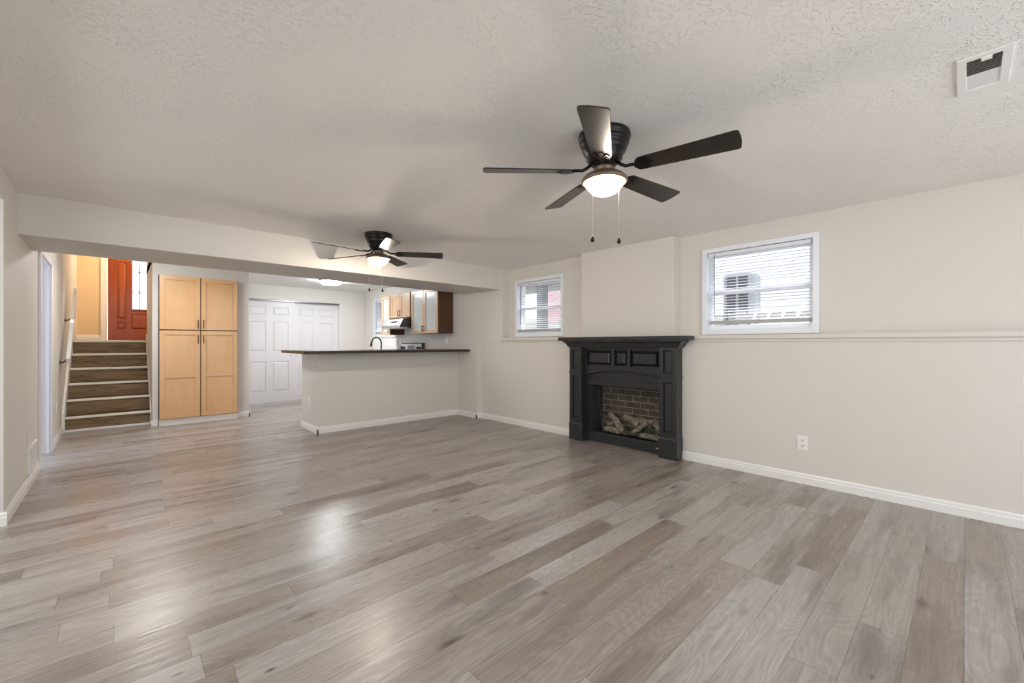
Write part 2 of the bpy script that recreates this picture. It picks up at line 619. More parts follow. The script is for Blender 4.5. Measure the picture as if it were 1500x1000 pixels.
XR = 4.295     # right wall, lower part
XU = 4.433     # right wall, recessed upper part
XK = 4.21      # kitchen right wall
XL = -0.555    # left wall
H = 2.34
HK = 2.39
ZL = 1.217     # bottom of the ledge trim
YSF, YSB, ZS = 4.87, 5.67, 2.027   # dropped beam
YKB = 9.62     # kitchen back wall
YD = 11.0      # wall with the front door
# ------------------------------------------------------------------ room shell
struct('floor', MB().box(-2.75, 4.8, -2.45, 9.85, -0.1, 0.0), M['floor'], None, 'grey brown wood-look plank floor', 'floor')
struct('ceiling', MB().box(-2.75, 4.8, -2.45, YSF + 0.05, H, H + 0.12), M['ceiling'], None, 'stomp-textured off-white ceiling', 'ceiling')
struct('ceiling_kitchen', MB().box(0.36, 4.6, YSB - 0.1, 9.85, HK, HK + 0.12), M['ceiling_plain'], None, 'smooth white kitchen ceiling', 'ceiling')
struct('ceiling_stairs', MB().box(-0.7, 0.36, YSB - 0.1, 8.1, HK, HK + 0.12), M['ceiling_plain'], None, 'white ceiling before the stairs', 'ceiling')
struct('ceiling_beam', MB().box(XL - 0.1, XR + 0.02, YSF, YSB, ZS, HK + 0.1, 0.006), M['wall'], None, 'beige dropped beam across the room', 'beam')

# right wall: thick lower part, pilaster over the fireplace, recessed upper part with two windows
WIN = {2: (0.852, 1.848, 1.29, 2.165), 1: (3.706, 4.665, 1.30, 2.15)}
struct('wall_right', wall_holes(MB(), 'x', XR, 4.75, -2.45, 5.35, 0, ZL, [(2.16, 3.16, 0.08, 0.70)]), M['wall'], None, 'beige right wall below the ledge', 'wall')
struct('wall_right_upper', wall_holes(MB(), 'x', XU, 4.62, -2.45, 4.83, ZL, H, [(a + 0.02, b - 0.02, c + 0.02, d - 0.02) for a, b, c, d in WIN.values()]), M['wall'], None, 'beige recessed right wall above the ledge', 'wall')
struct('wall_right_pilaster', MB().box(XR, XU, 2.095, 3.32, ZL, H, 0.004), M['wall'], None, 'beige flush wall section above the fireplace', 'wall')
struct('wall_right_far', MB().box(XR, 4.75, 4.83, 5.35, ZL, H + 0.05, 0.004), M['wall'], None, 'beige wall section under the beam end', 'wall')
W3 = (8.05, 9.07, 1.33, 2.19)
struct('wall_kitchen_right', wall_holes(MB(), 'x', XK, 4.62, 5.35, 9.85, 0, HK + 0.05, [(W3[0] + 0.03, W3[1] - 0.03, W3[2] + 0.03, W3[3] - 0.03)]), M['wall'], None, 'beige kitchen wall behind the range', 'wall')
struct('wall_kitchen_back', wall_holes(MB(), 'y', YKB, YKB + 0.2, 1.45, 4.4, 0, HK + 0.05, [(1.765, 3.645, 0, 2.09)]), M['wall_white'], None, 'white kitchen back wall around the closet doors', 'wall')
struct('wall_closet_back', MB().box(1.6, 3.8, YKB + 0.6, YKB + 0.7, 0, 2.4), M['wall_white'], None, 'closet wall behind the white doors', 'wall')
struct('wall_pantry', wall_holes(MB(), 'y', 8.05, 8.17, 0.36, 1.57, 0, HK + 0.05, [(0.425, 1.40, 0.0, 2.205)]), M['wall_white'], None, 'off-white wall around the tall pantry cabinet', 'wall')
struct('wall_kitchen_left', MB().box(1.45, 1.57, 8.17, 9.7, 0, HK + 0.05), M['wall_white'], None, 'white kitchen side wall behind the pantry', 'wall')
struct('wall_stairs_right', MB().box(0.36, 0.42, 8.17, 9.75, 0, 3.8), M['wall_white'], None, 'white wall on the right of the stairs', 'wall')
# left wall with the side doorway, and the cased opening near the camera
DY0, DY1, DZ = 6.02, 6.85, 2.06
struct('wall_left', MB().box(XL - 0.125, XL, 4.32, DY0, 0, HK + 0.05).box(XL - 0.125, XL, DY0, DY1, DZ, HK + 0.05).box(XL - 0.125, XL, DY1, 8.1, 0, HK + 0.05).box(XL - 0.125, XL, 8.1, YD + 0.2, 0, 3.8).box(XL - 0.125, XL, -2.45, 4.32, 2.15, HK), M['wall'], None, 'off-white left wall with doorway', 'wall')
struct('wall_left_room', MB().box(-2.75, -2.65, -2.45, 8.2, 0, HK).box(-2.65, XL - 0.125, 4.48, 4.6, 0, HK).box(-2.65, XL - 0.125, 8.0, 8.2, 0, HK), M['wall_white'], None, 'off-white walls of the adjoining rooms', 'wall')
struct('ceiling_side_room', MB().box(-2.75, XL - 0.125, 4.9, 8.2, HK - 0.02, HK + 0.1), M['ceiling_plain'], None, 'white side room ceiling', 'ceiling')
struct('wall_back', wall_holes(MB(), 'y', -2.45, -2.3, -2.75, 4.8, 0, H, [(0.2, 3.6, 0.05, 2.1)]), M['wall'], None, 'beige wall behind the camera', 'wall')
# upper hall
struct('floor_hall', MB().box(XL, 1.44, 9.64, YD + 0.1, 1.12, 1.255), M['riser'], None, 'landing floor at the top of the stairs', 'floor')
struct('wall_hall_back', wall_holes(MB(), 'y', YD, YD + 0.15, XL - 0.1, 1.54, 1.1, 3.8, [(-0.155, 0.757, 1.255, 3.29)]), M['wall_tan'], None, 'tan hall wall beside the front door', 'wall')
struct('wall_hall_right', MB().box(1.44, 1.54, 9.85, YD, 1.1, 3.8).box(0.42, 1.44, 9.65, 9.75, 0.0, 3.8), M['wall_tan'], None, 'tan hall side wall', 'wall')
struct('ceiling_hall', MB().box(XL - 0.1, 1.54, 8.05, YD + 0.1, 3.7, 3.8).box(XL - 0.1, 0.42, 8.05, 8.1, HK, 3.7), M['ceiling_plain'], None, 'white upper hall ceiling', 'ceiling')

# breakfast bar half wall
PX, PY0, PY1, PZ = 1.944, 5.87, 6.56, 1.068
struct('wall_peninsula', MB().box(PX, XK + 0.01, PY0, PY1, 0, PZ, 0.004), M['wall'], None, 'beige half wall under the breakfast bar', 'wall')


def base_profile(t=0.016, h=0.088):
    return [(0, 0), (t, 0), (t, h * 0.62), (t * 0.72, h * 0.72), (t * 0.72, h * 0.86), (t * 0.3, h), (0, h)]


def baseboard(name, runs, label):
    """runs: (axis along, fixed coordinate, direction of the projection, from, to)"""
    mb = MB()
    for ax, fx, dr, a, b in runs:
        pr = [(fx + dr * u, z) for u, z in base_profile()]
        mb.prism(pr, ax, a, b)
    return struct(name, mb, M['trim'], None, label, 'baseboard')


baseboard('baseboard_right', [('y', XR, -1, -2.3, 2.0), ('y', XR, -1, 3.405, 5.35), ('x', 5.35, -1, XK - 0.016, XR), ('y', XK, -1, 5.334, PY0)], 'white baseboard along the right wall')
baseboard('baseboard_peninsula', [('x', PY0, -1, PX - 0.016, XK), ('y', PX, -1, PY0 - 0.016, PY1)], 'white baseboard around the breakfast bar')
baseboard('baseboard_left', [('y', XL, 1, 4.32, DY0 - 0.075), ('x', 4.32, -1, XL - 0.125, XL + 0.016), ('y', XL, 1, DY1 + 0.075, 8.26)], 'white baseboard along the left wall')
baseboard('baseboard_pantry', [('x', 8.05, -1, 1.405, 1.586), ('y', 1.57, 1, 8.034, 9.6), ('x', 8.05, -1, 0.344, 0.42), ], 'white baseboard beside the pantry')
baseboard('baseboard_kitchen', [('x', YKB, -1, 3.72, XK)], 'white baseboard of the kitchen back wall')
mb = MB()
mb.m = Matrix.Translation((0, 0, 1.255))
for ax, fx, dr, a, b in [('x', YD, -1, XL, -0.24)]:
    mb.prism([(fx + dr * u, z * 1.2) for u, z in base_profile()], ax, a, b)
struct('baseboard_hall', mb, M['trim'], None, 'white baseboard of the upper hall', 'baseboard')

# ledge trim along the right wall
mb = MB()
prof = lambda x: [(x + 0.02, ZL), (x - 0.010, ZL), (x - 0.014, ZL + 0.006), (x - 0.014, ZL + 0.018), (x - 0.024, ZL + 0.026), (x - 0.030, ZL + 0.034), (x - 0.030, ZL + 0.06), (x - 0.024, ZL + 0.066), (x + 0.02, ZL + 0.066)]
mb.prism(prof(XR), 'y', -2.3, 2.095)
mb.prism(prof(XR), 'y', 3.32, 4.83)
mb.box(XR, XU, -2.3, 2.095, ZL, ZL + 0.064)
mb.box(XR, XU, 3.32, 4.83, ZL, ZL + 0.064)
struct('trim_1', mb, M['wall'], None, 'moulded ledge trim under the windows', 'trim')

# casing of the side doorway
mb = MB()
mb.box(XL, XL + 0.02, DY0 - 0.07, DY0, 0, DZ + 0.07, 0.004)
mb.box(XL, XL + 0.02, DY1, DY1 + 0.07, 0, DZ + 0.07, 0.004)
mb.box(XL, XL + 0.02, DY0 - 0.07, DY1 + 0.07, DZ, DZ + 0.07, 0.004)
mb.box(XL - 0.125, XL, DY1 - 0.015, DY1, 0, DZ)
mb.box(XL - 0.125, XL, DY0, DY0 + 0.015, 0, DZ)
mb.box(XL - 0.125, XL, DY0, DY1, DZ - 0.015, DZ)
mb.box(XL - 0.075, XL - 0.05, DY1 - 0.027, DY1 - 0.015, 0, DZ - 0.015)
struct('trim_2', mb, M['door_white'], None, 'white casing and jambs of the side doorway', 'trim')


# ------------------------------------------------------------------ windows and blinds
def window(n, y0, y1, z0, z1, xw, label, deep=0.03):
    root = struct_empty('window_%d' % n, (xw, (y0 + y1) / 2, z0), label, 'window')
    w = y1 - y0
    xf = facing_x(xw, y1)          # local x from 0 (far) to w (near), y into the wall
    fr = MB(xf)
    for (a, b, c, d) in ((0, 0.045, z0, z1), (w - 0.045, w, z0, z1), (0.045, w - 0.045, z0, z0 + 0.05), (0.045, w - 0.045, z1 - 0.045, z1)):
        fr.box(a, b, -deep, 0.07, c, d, 0.003)
    put('window_frame', fr, M['vinyl'], root)
    zm = z0 + (z1 - z0) * 0.49
    for nm, a, b, yy in (('upper_sash', zm - 0.02, z1 - 0.045, 0.055), ('lower_sash', z0 + 0.05, zm + 0.022, 0.028)):
        sb = MB(xf)
        sb.box(0.045, 0.085, yy, yy + 0.028, a, b, 0.003)
        sb.box(w - 0.085, w - 0.045, yy, yy + 0.028, a, b, 0.003)
        sb.box(0.085, w - 0.085, yy, yy + 0.028, a, a + 0.042, 0.003)
        sb.box(0.085, w - 0.085, yy, yy + 0.028, b - 0.042, b, 0.003)
        sh = put(nm, sb, M['vinyl'], root)
        put('pane', MB(xf).box(0.083, w - 0.083, yy + 0.012, yy + 0.016, a + 0.04, b - 0.04), M['glass'], sh)
    return root


def blind(y0, y1, zt, zb, xw, label, group, tilt=24):
    w = y1 - y0
    root = thing('mini_blind', label, 'window blind', (xw, (y0 + y1) / 2, zb), group)
    xf = facing_x(xw, y1)
    put('headrail', MB(xf).box(0.005, w - 0.005, -0.018, 0.018, zt - 0.035, zt, 0.003), M['blind'], root)
    n = int((zt - 0.045 - zb - 0.02) / 0.0285)
    sl = MB(xf)
    ct, st = math.cos(R(tilt)), math.sin(R(tilt))
    for i in range(n):
        z = zt - 0.055 - i * 0.0285
        hw = 0.0125
        pts = []
        for u in (-1, -0.4, 0.4, 1):
            cr = 0.0022 * (1 - u * u)
            pts.append((u * hw * ct - cr * st, z + u * hw * st + cr * ct))
        poly = pts + [(p[0] + 0.0004, p[1] - 0.0011) for p in reversed(pts)]
        sl.prism(poly, 'x', 0.01, w - 0.01)
    put('slats', sl, M['blind'], root)
    put('bottom_rail', MB(xf).box(0.008, w - 0.008, -0.013, 0.013, zb, zb + 0.034, 0.005), M['blind_rail'], root)
    for u in (0.14, 0.5, 0.86):
        put('ladder_cord', MB(xf).cyl((w * u, -0.0145, zb + 0.01), 0.0009, zt - zb - 0.04, 'z', 6).cyl((w * u, 0.0145, zb + 0.01), 0.0009, zt - zb - 0.04, 'z', 6), M['blind'], root)
    put('tilt_wand', MB(xf).cyl((0.065, -0.026, zt - 0.62), 0.004, 0.6, 'z', 8), M['track'], root)
    return root


window(2, *WIN[2], XU, 'white vinyl window right of the fireplace')
window(1, *WIN[1], XU, 'white vinyl window left of the fireplace')
window(3, *W3, XK, 'white kitchen window behind the far cabinet', 0.015)
blind(WIN[2][0] + 0.055, WIN[2][1] - 0.055, WIN[2][3] - 0.05, 1.395, XU + 0.005, 'white mini blind in the wide window right of the fireplace', 'mini blinds')
blind(WIN[1][0] + 0.055, WIN[1][1] - 0.055, WIN[1][3] - 0.05, 1.375, XU + 0.005, 'white mini blind in the window left of the fireplace', 'mini blinds')
blind(W3[0] + 0.055, W3[1] - 0.055, W3[3] - 0.05, 1.42, XK + 0.02, 'white mini blind in the kitchen window', 'mini blinds')


# ------------------------------------------------------------------ panelled doors
def field(mb, x0, x1, z0, z1, y, depth=0.010, inset=0.03):
    """a recessed moulded field with a raised middle"""
    mb.frustum(x0 + 0.008, x1 - 0.008, z0 + 0.008, z1 - 0.008, y + depth, y + 0.002, inset)


def panel_slab(mb, x0, x1, z0, z1, y, t, fields, depth=0.010, inset=0.03):
    """slab with recessed fields: stiles and rails in front of a back board"""
    mb.box(x0, x1, y + depth, y + t, z0, z1)
    us = sorted({x0, x1} | {v for f in fields for v in f[:2]})
    zs = sorted({z0, z1} | {v for f in fields for v in f[2:]})
    for i in range(len(us) - 1):
        for j in range(len(zs) - 1):
            cu, cz = (us[i] + us[i + 1]) / 2, (zs[j] + zs[j + 1]) / 2
            if not any(f[0] < cu < f[1] and f[2] < cz < f[3] for f in fields):
                mb.box(us[i], us[i + 1], y, y + depth, zs[j], zs[j + 1])
    for f in fields:
        field(mb, *f, y, depth, inset)


def six_panel(n, x0, x1, y, label, pull_x):
    root = struct_empty('door_%d' % n, ((x0 + x1) / 2, y, 0), label, 'door')
    w = x1 - x0
    a, b = x0 + 0.115, x0 + w / 2 - 0.062
    c, d = x0 + w / 2 + 0.062, x1 - 0.115
    fl = []
    for (p, q) in ((a, b), (c, d)):
        for (r, s) in ((1.775, 1.955), (1.035, 1.65), (0.22, 0.83)):
            fl.append((p, q, r, s))
    mb = MB()
    panel_slab(mb, x0, x1, 0.012, 2.075, y, 0.035, fl, 0.018, 0.028)
    put('door_slab', mb, M['door_white'], root)
    kb = MB().lathe([(0.026, 0.0), (0.026, 0.004), (0.021, 0.006), (0.019, 0.003), (0.0, 0.002)], 20)
    kb.bm.transform(Matrix.Translation((pull_x, y, 0.935)) @ Matrix.Rotation(PI / 2, 4, 'X'))
    put('finger_pull', kb, M['chrome'], root)
    return root


six_panel(2, 1.775, 2.715, YKB + 0.03, 'left white six-panel sliding closet door', 2.665)
six_panel(3, 2.70, 3.64, YKB + 0.07, 'right white six-panel sliding closet door', 2.765)
struct('trim_3', MB().box(1.765, 3.645, YKB - 0.004, YKB + 0.06, 2.065, 2.095, 0.003), M['track'], None, 'grey metal sliding door track', 'trim')
struct('trim_4', MB().box(3.645, 3.70, YKB - 0.012, YKB, 0, 2.09, 0.003), M['door_white'], None, 'white casing beside the closet doors', 'trim')

# front door at the top of the stairs
fd = struct_empty('door_1', (0.30, YD + 0.04, 1.26), 'red-brown panelled front door with leaded glass', 'door')
fx0, fx1, fz = -0.150, 0.752, 1.262
cx = 0.301
mb = MB()
gl0, gl1, gz0, gz1 = cx - 0.112, cx + 0.112, fz + 0.60, fz + 1.90
fl = [(cx - 0.33, cx - 0.185, fz + 0.41, fz + 1.50), (cx + 0.185, cx + 0.33, fz + 0.41, fz + 1.50),
      (cx - 0.33, cx - 0.185, fz + 0.21, fz + 0.36), (cx + 0.185, cx + 0.33, fz + 0.21, fz + 0.36), (cx - 0.33, cx - 0.185, fz + 1.56, fz + 1.9), (cx + 0.185, cx + 0.33, fz + 1.56, fz + 1.9),
      (cx - 0.13, cx + 0.13, fz + 0.21, fz + 0.52)]
yd = YD + 0.03
us_f = fl + [(gl0, gl1, gz0, gz1)]
us = sorted({fx0, fx1} | {v for f in us_f for v in f[:2]})
zs = sorted({fz, fz + 2.02} | {v for f in us_f for v in f[2:]})
for i in range(len(us) - 1):
    for j in range(len(zs) - 1):
        cu, cz = (us[i] + us[i + 1]) / 2, (zs[j] + zs[j + 1]) / 2
        if not any(f[0] < cu < f[1] and f[2] < cz < f[3] for f in us_f):
            mb.box(us[i], us[i + 1], yd, yd + 0.014, zs[j], zs[j + 1])
        if not (gl0 < cu < gl1 and gz0 < cz < gz1):
            mb.box(us[i], us[i + 1], yd + 0.014, yd + 0.044, zs[j], zs[j + 1])
for f in fl:
    field(mb, *f, yd, 0.014, 0.035)
put('door_slab', mb, M['mahogany'], fd)
mb = MB()
for (a, b, c, d) in ((gl0 - 0.025, gl0 + 0.006, gz0 - 0.025, gz1 + 0.025), (gl1 - 0.006, gl1 + 0.025, gz0 - 0.025, gz1 + 0.025), (gl0, gl1, gz0 - 0.025, gz0 + 0.006), (gl0, gl1, gz1 - 0.006, gz1 + 0.025)):
    mb.box(a, b, yd - 0.012, yd + 0.02, c, d, 0.004)
put('glass_frame', mb, M['mahogany'], fd)
pane = put('glass_pane', MB().box(gl0, gl1, yd + 0.018, yd + 0.024, gz0, gz1), M['door_glass'], fd)
mb = MB()
yl = yd + 0.015


def came(pts):
    mb.tube([(x, yl, z) for x, z in pts], 0.0045, 6)


came([(cx, gz0), (cx, gz1)])
for zc in (gz0 + 0.36, gz0 + 0.75, gz0 + 1.06):
    for sg in (-1, 1):
        came([(cx + sg * 0.112 * t, zc - 0.0 - 0.06 * math.sin(PI * t) + 0.03 * t) for t in [i / 8 for i in range(9)]])
    came([(cx, zc - 0.045), (cx + 0.022, zc), (cx, zc + 0.045), (cx - 0.022, zc), (cx, zc - 0.045)])
for sg in (-1, 1):
    came([(cx, gz0 + 1.10)] + [(cx + sg * (0.045 + 0.04 * math.sin(a)), gz0 + 1.14 + 0.035 * math.cos(a)) for a in [i * PI / 8 for i in range(-3, 9)]])
came([(cx, gz0 + 1.16), (cx + 0.03, gz0 + 1.21), (cx, gz0 + 1.28), (cx - 0.03, gz0 + 1.21), (cx, gz0 + 1.16)])
put('lead_came', mb, M['ac_dark'], pane)
kb = MB().lathe([(0.03, 0), (0.03, 0.006), (0.012, 0.012), (0.012, 0.04), (0.028, 0.05), (0.028, 0.066), (0.0, 0.075)], 20)
kb.bm.transform(Matrix.Translation((fx1 - 0.07, yd, fz + 0.95)) @ Matrix.Rotation(PI / 2, 4, 'X'))
put('door_knob', kb, M['chrome'], fd)
struct('trim_5', MB().box(-0.245, -0.155, YD - 0.018, YD, 1.255, 3.38, 0.004).box(0.757, 0.847, YD - 0.018, YD, 1.255, 3.38, 0.004).box(-0.155, 0.757, YD - 0.018, YD, 3.29, 3.38, 0.004), M['trim'], None, 'white casing of the front door', 'trim')

# ------------------------------------------------------------------ staircase and handrail
st = thing('staircase', 'short staircase of six dark wood-look risers with white nosings', 'stairs', (-0.09, 8.9, 0))
SX0, SX1, SY, RISE, RUN = -0.53, 0.357, 8.28, 0.209, 0.27
for k in range(6):
    y = SY + RUN * k
    z0, z1 = RISE * k, RISE * (k + 1)
    put('riser', MB().box(SX0, SX1, y, y + 0.02, z0 + (-0.003 if k else 0.03), z1 - 0.035), M['riser'], st)
    yb = SY + RUN * (k + 1) + 0.02 if k < 5 else y + 0.085
    put('tread', MB().box(SX0, SX1, y + 0.004, yb, z1 - 0.035, z1 - 0.003), M['tread'], st)
    put('nosing', MB().box(SX0, SX1, y - 0.028, y + 0.004, z1 - 0.036, z1, 0.008, 3), M['nosing'], st)
put('base_strip', MB().box(SX0, SX1, SY - 0.014, SY, 0, 0.03, 0.004), M['trim'], st)
sk = MB()
sk.prism([(SY - 0.05, 0), (SY - 0.05, 0.26), (SY + 0.02, 0.36), (SY + 1.35, 1.40), (SY + 1.45, 1.40), (SY + 1.45, 1.2), (SY + 0.2, 0)], 'x', XL + 0.001, SX0)
put('stringer', sk, M['trim'], st)
sk = MB()
sk.prism([(SY - 0.06, 0), (SY - 0.06, 0.20), (SY + 1.35, 1.36), (SY + 1.45, 1.36), (SY + 1.45, 1.2), (SY + 0.2, 0)], 'x', SX1 - 0.012, SX1)
put('stringer', sk, M['trim'], st)

hr = thing('handrail', 'white slanted wooden handrail on the left wall above the stairs', 'handrail', (-0.49, 8.5, 1.4))
A, B = Vector((0, 7.86, 0.97)), Vector((0, 9.12, 1.99))
d = (B - A).normalized()
nrm = Vector((0, -d.z, d.y))
hw = 0.048
poly = [A + nrm * hw, B + nrm * hw, B - nrm * hw, A - nrm * hw]
mb = MB().prism([(p.y, p.z) for p in poly], 'x', -0.492, -0.455)
put('rail', mb, M['trim'], hr)
for t in (0.06, 0.62):
    p = A.lerp(B, t) - nrm * hw * 0.4
    put('bracket', MB().tube([(XL, p.y, p.z - 0.06), (-0.53, p.y, p.z - 0.06), (-0.505, p.y, p.z - 0.045), (-0.492, p.y, p.z - 0.02)], 0.008, 8).cyl((XL, p.y, p.z - 0.06), 0.028, 0.006, 'x', 16), M['black_metal'], hr)


# ------------------------------------------------------------------ pantry
def bar_pull(mb, x, y, z0, z1):
    mb.cyl((x, y - 0.028, z0), 0.005, z1 - z0, 'z', 10)
    mb.cyl((x, y - 0.028, z0 + 0.02), 0.004, 0.028, 'y', 8)
    mb.cyl((x, y - 0.028, z1 - 0.02), 0.004, 0.028, 'y', 8)


def shaker(mb, x0, x1, z0, z1, y, t=0.02, fr=0.062, rec=0.015, mid=None):
    mb.box(x0, x0 + fr, y, y + t, z0, z1, 0.0015, 1)
    mb.box(x1 - fr, x1, y, y + t, z0, z1, 0.0015, 1)
    mb.box(x0 + fr, x1 - fr, y, y + t, z0, z0 + fr, 0.0015, 1)
    mb.box(x0 + fr, x1 - fr, y, y + t, z1 - fr, z1, 0.0015, 1)
    if mid:
        mb.box(x0 + fr, x1 - fr, y, y + t, mid - fr / 2, mid + fr / 2, 0.0015, 1)
    mb.box(x0 + fr - 0.003, x1 - fr + 0.003, y + rec, y + t - 0.002, z0 + fr - 0.003, z1 - fr + 0.003)


pn = thing('pantry_cabinet', 'tall honey maple pantry cabinet with four doors beside the stairs', 'cabinet', (0.91, 8.0, 0))
YP = 7.93
put('cabinet_body', MB().box(0.43, 1.395, YP + 0.021, 8.5, 0.09, 2.20), M['maple_dark'], pn)
put('toe_kick', MB().box(0.43, 1.395, 7.955, 8.04, 0.0, 0.09, 0.002), M['trim'], pn)
for (x0, x1, hx) in ((0.432, 0.908, 0.908 - 0.028), (0.921, 1.389, 0.921 + 0.028)):
    for (z0, z1, mid, h0, h1) in ((1.408, 2.198, None, 1.43, 1.56), (0.098, 1.392, 0.725, 1.20, 1.33)):
        db = MB()
        shaker(db, x0, x1, z0, z1, YP, mid=mid)
        do = put('door', db, M['maple'], pn)
        hb = MB()
        bar_pull(hb, hx, YP, h0, h1)
        put('handle', hb, M['bronze_pull'], do)

# ------------------------------------------------------------------ breakfast bar top
bt = MB()
bt.prism([(1.677, 5.55), (1.70, 5.52), (4.205, 5.52), (4.205, 6.60), (1.70, 6.60), (1.677, 6.57)], 'z', 1.07, 1.106)
bmesh.ops.bevel(bt.bm, geom=[e for e in bt.bm.edges if abs(e.verts[0].co.z - e.verts[1].co.z) < 1e-4], offset=0.005, segments=2, affect='EDGES')
tag(put('bar_countertop', bt, M['bar_top'], None, origin=(2.94, 6.05, 1.07)), 'dark espresso breakfast bar countertop on the beige half wall', 'countertop')
# sink counter on the kitchen side, with the faucet on it
sc = thing('sink_counter', 'low kitchen counter behind the breakfast bar', 'countertop', (3.1, 6.8, 0))
put('base_cabinet', MB().box(2.14, 3.50, PY1 + 0.005, 7.10, 0.0, 0.87), M['maple'], sc)
put('countertop', MB().box(2.13, 3.52, PY1 + 0.003, 7.13, 0.87, 0.905, 0.004), M['bar_top'], sc)
fc = thing('faucet', 'black gooseneck pull-down kitchen faucet behind the bar', 'faucet', (3.26, 6.75, 0.905))
fm = Matrix.Rotation(R(180), 4, 'Z')
b = MB()
b.lathe([(0.026, 0), (0.026, 0.01), (0.018, 0.014), (0.017, 0.10), (0.013, 0.11)], 20)
put('faucet_base', b, M['black'], fc, True)
pts = [(0, 0, 0.10), (0, 0, 0.30)] + [(-0.085 + 0.085 * math.cos(a), 0, 0.30 + 0.10 * math.sin(a)) for a in [PI * i / 12 for i in range(1, 12)]] + [(-0.171, 0, 0.315)]
put('spout', MB().tube(pts, 0.011, 12), M['black'], fc, True)
put('spray_head', MB().tube([(-0.170, 0, 0.325), (-0.176, 0, 0.285), (-0.184, 0, 0.245)], 0.016, 14, [0.013, 0.016, 0.019]), M['black'], fc, True)
put('lever', MB().tube([(0.0, -0.015, 0.06), (0.0, -0.04, 0.065), (0.01, -0.05, 0.13)], 0.006, 8), M['black'], fc, True)


# ------------------------------------------------------------------ kitchen wall cabinets
def wall_cabinet(y0, y1, z0, z1, doors, label, glass, face=M['maple_pale']):
    """doors: list of (x0,x1,pull side) in local x measured from the far end"""
    root = thing('wall_cabinet', label, 'cabinet', (XK - 0.155, (y0 + y1) / 2, z0), 'kitchen wall cabinets')
    w = y1 - y0
    dp = 0.30
    xf = facing_x(XK - dp, y1)
    put('cabinet_body', MB(xf).box(0, w, 0.0, dp - 0.001, z0, z1), M['maple_dark'], root)
    for (a, b_, side) in doors:
        db = MB(xf)
        fr = 0.055
        if glass:
            for q in ((a, a + fr, z0, z1), (b_ - fr, b_, z0, z1), (a + fr, b_ - fr, z0, z0 + fr), (a + fr, b_ - fr, z1 - fr, z1)):
                db.box(q[0], q[1], -0.021, -0.001, q[2], q[3], 0.0015, 1)
        else:
            shaker(db, a, b_, z0, z1, -0.021, 0.02, fr, 0.009)
        do = put('door', db, face, root)
        if glass:
            put('glass_panel', MB(xf).box(a + fr - 0.004, b_ - fr + 0.004, -0.009, -0.005, z0 + fr - 0.004, z1 - fr + 0.004), M['cab_glass'], do)
        if side:
            hx = b_ - 0.027 if side > 0 else a + 0.027
            hb = MB(xf)
            bar_pull(hb, hx, -0.021, z0 + 0.03, z0 + 0.14)
            put('handle', hb, M['bronze_pull'], do)
    return root


wall_cabinet(6.0, 6.86, 1.375, 2.135, [(0.003, 0.428, 1), (0.432, 0.857, -1)], 'large two-door frosted-glass wall cabinet with brown side nearest the bar', True)
wall_cabinet(6.905, 7.665, 1.69, 2.135, [(0.003, 0.378, 1), (0.382, 0.757, -1)], 'short maple wall cabinet with two solid doors above the range hood', False)
wall_cabinet(7.69, 8.04, 1.375, 2.135, [(0.003, 0.347, 1)], 'narrow single-door frosted-glass wall cabinet beside the kitchen window', True)

# range hood
rh = thing('range_hood', 'stainless range hood with black switches under the short cabinet', 'range hood', (4.0, 7.28, 1.48))
mb = MB()
mb.prism([(3.90, 1.685), (XK - 0.002, 1.685), (XK - 0.002, 1.50), (3.70, 1.50), (3.70, 1.535), (3.76, 1.645)], 'y', 6.915, 7.655)
put('hood_body', mb, M['dark_steel'], rh)
mb = MB()
mb.prism([(3.694, 1.50), (3.694, 1.536), (3.755, 1.650), (3.76, 1.645), (3.70, 1.535), (3.70, 1.50)], 'y', 6.913, 7.657)
put('front_panel', mb, M['steel'], rh)
for k in range(4):
    y = 7.08 + k * 0.055
    t0, t1 = 0.38, 0.66
    ax, az, bx_, bz = 3.694 + 0.061 * t0, 1.536 + 0.114 * t0, 3.694 + 0.061 * t1, 1.536 + 0.114 * t1
    mb = MB().prism([(ax - 0.008, az + 0.004), (bx_ - 0.008, bz + 0.004), (bx_ + 0.002, bz), (ax + 0.002, az)], 'y', y, y + 0.046)
    put('switch', mb, M['black'], rh)
put('filter_lip', MB().box(3.70, 4.15, 6.94, 7.63, 1.478, 1.50, 0.003), M['chrome'], rh)

# range
rg = thing('range', 'stainless electric range with black knobs on its backguard', 'stove', (3.88, 7.28, 0))
put('oven_body', MB().box(3.58, XK - 0.01, 6.90, 7.66, 0.02, 0.90, 0.006), M['steel'], rg)
put('cooktop', MB().box(3.57, XK - 0.01, 6.895, 7.665, 0.90, 0.915, 0.004), M['black'], rg)
put('backguard', MB().prism([(4.125, 0.915), (4.135, 1.20), (4.195, 1.20), (4.195, 0.915)], 'y', 6.90, 7.66), M['dark_steel'], rg)
put('control_panel', MB().prism([(4.118, 0.955), (4.1265, 1.19), (4.137, 1.19), (4.127, 0.955)], 'y', 6.905, 7.655), mat('panel_silver', (0.62, 0.62, 0.61), 0.3, 0.2), rg)
put('top_rail', MB().box(4.122, 4.198, 6.895, 7.665, 1.195, 1.212, 0.004), M['black'], rg)
for y in (7.62, 7.54, 7.02, 6.94):
    put('knob', MB().cyl((4.095, y, 1.115), 0.026, 0.03, 'x', 20, 0.03), M['black'], rg)
put('display', MB().box(4.116, 4.124, 7.16, 7.40, 1.06, 1.165, 0.002), mat('display_blue_grey', (0.20, 0.23, 0.28), 0.2), rg)

struct('trim_6', MB().box(XK - 0.012, XK, 7.98, 9.07, 0.92, 1.30, 0.003), M['trim'], None, 'white panel under the kitchen window', 'trim')


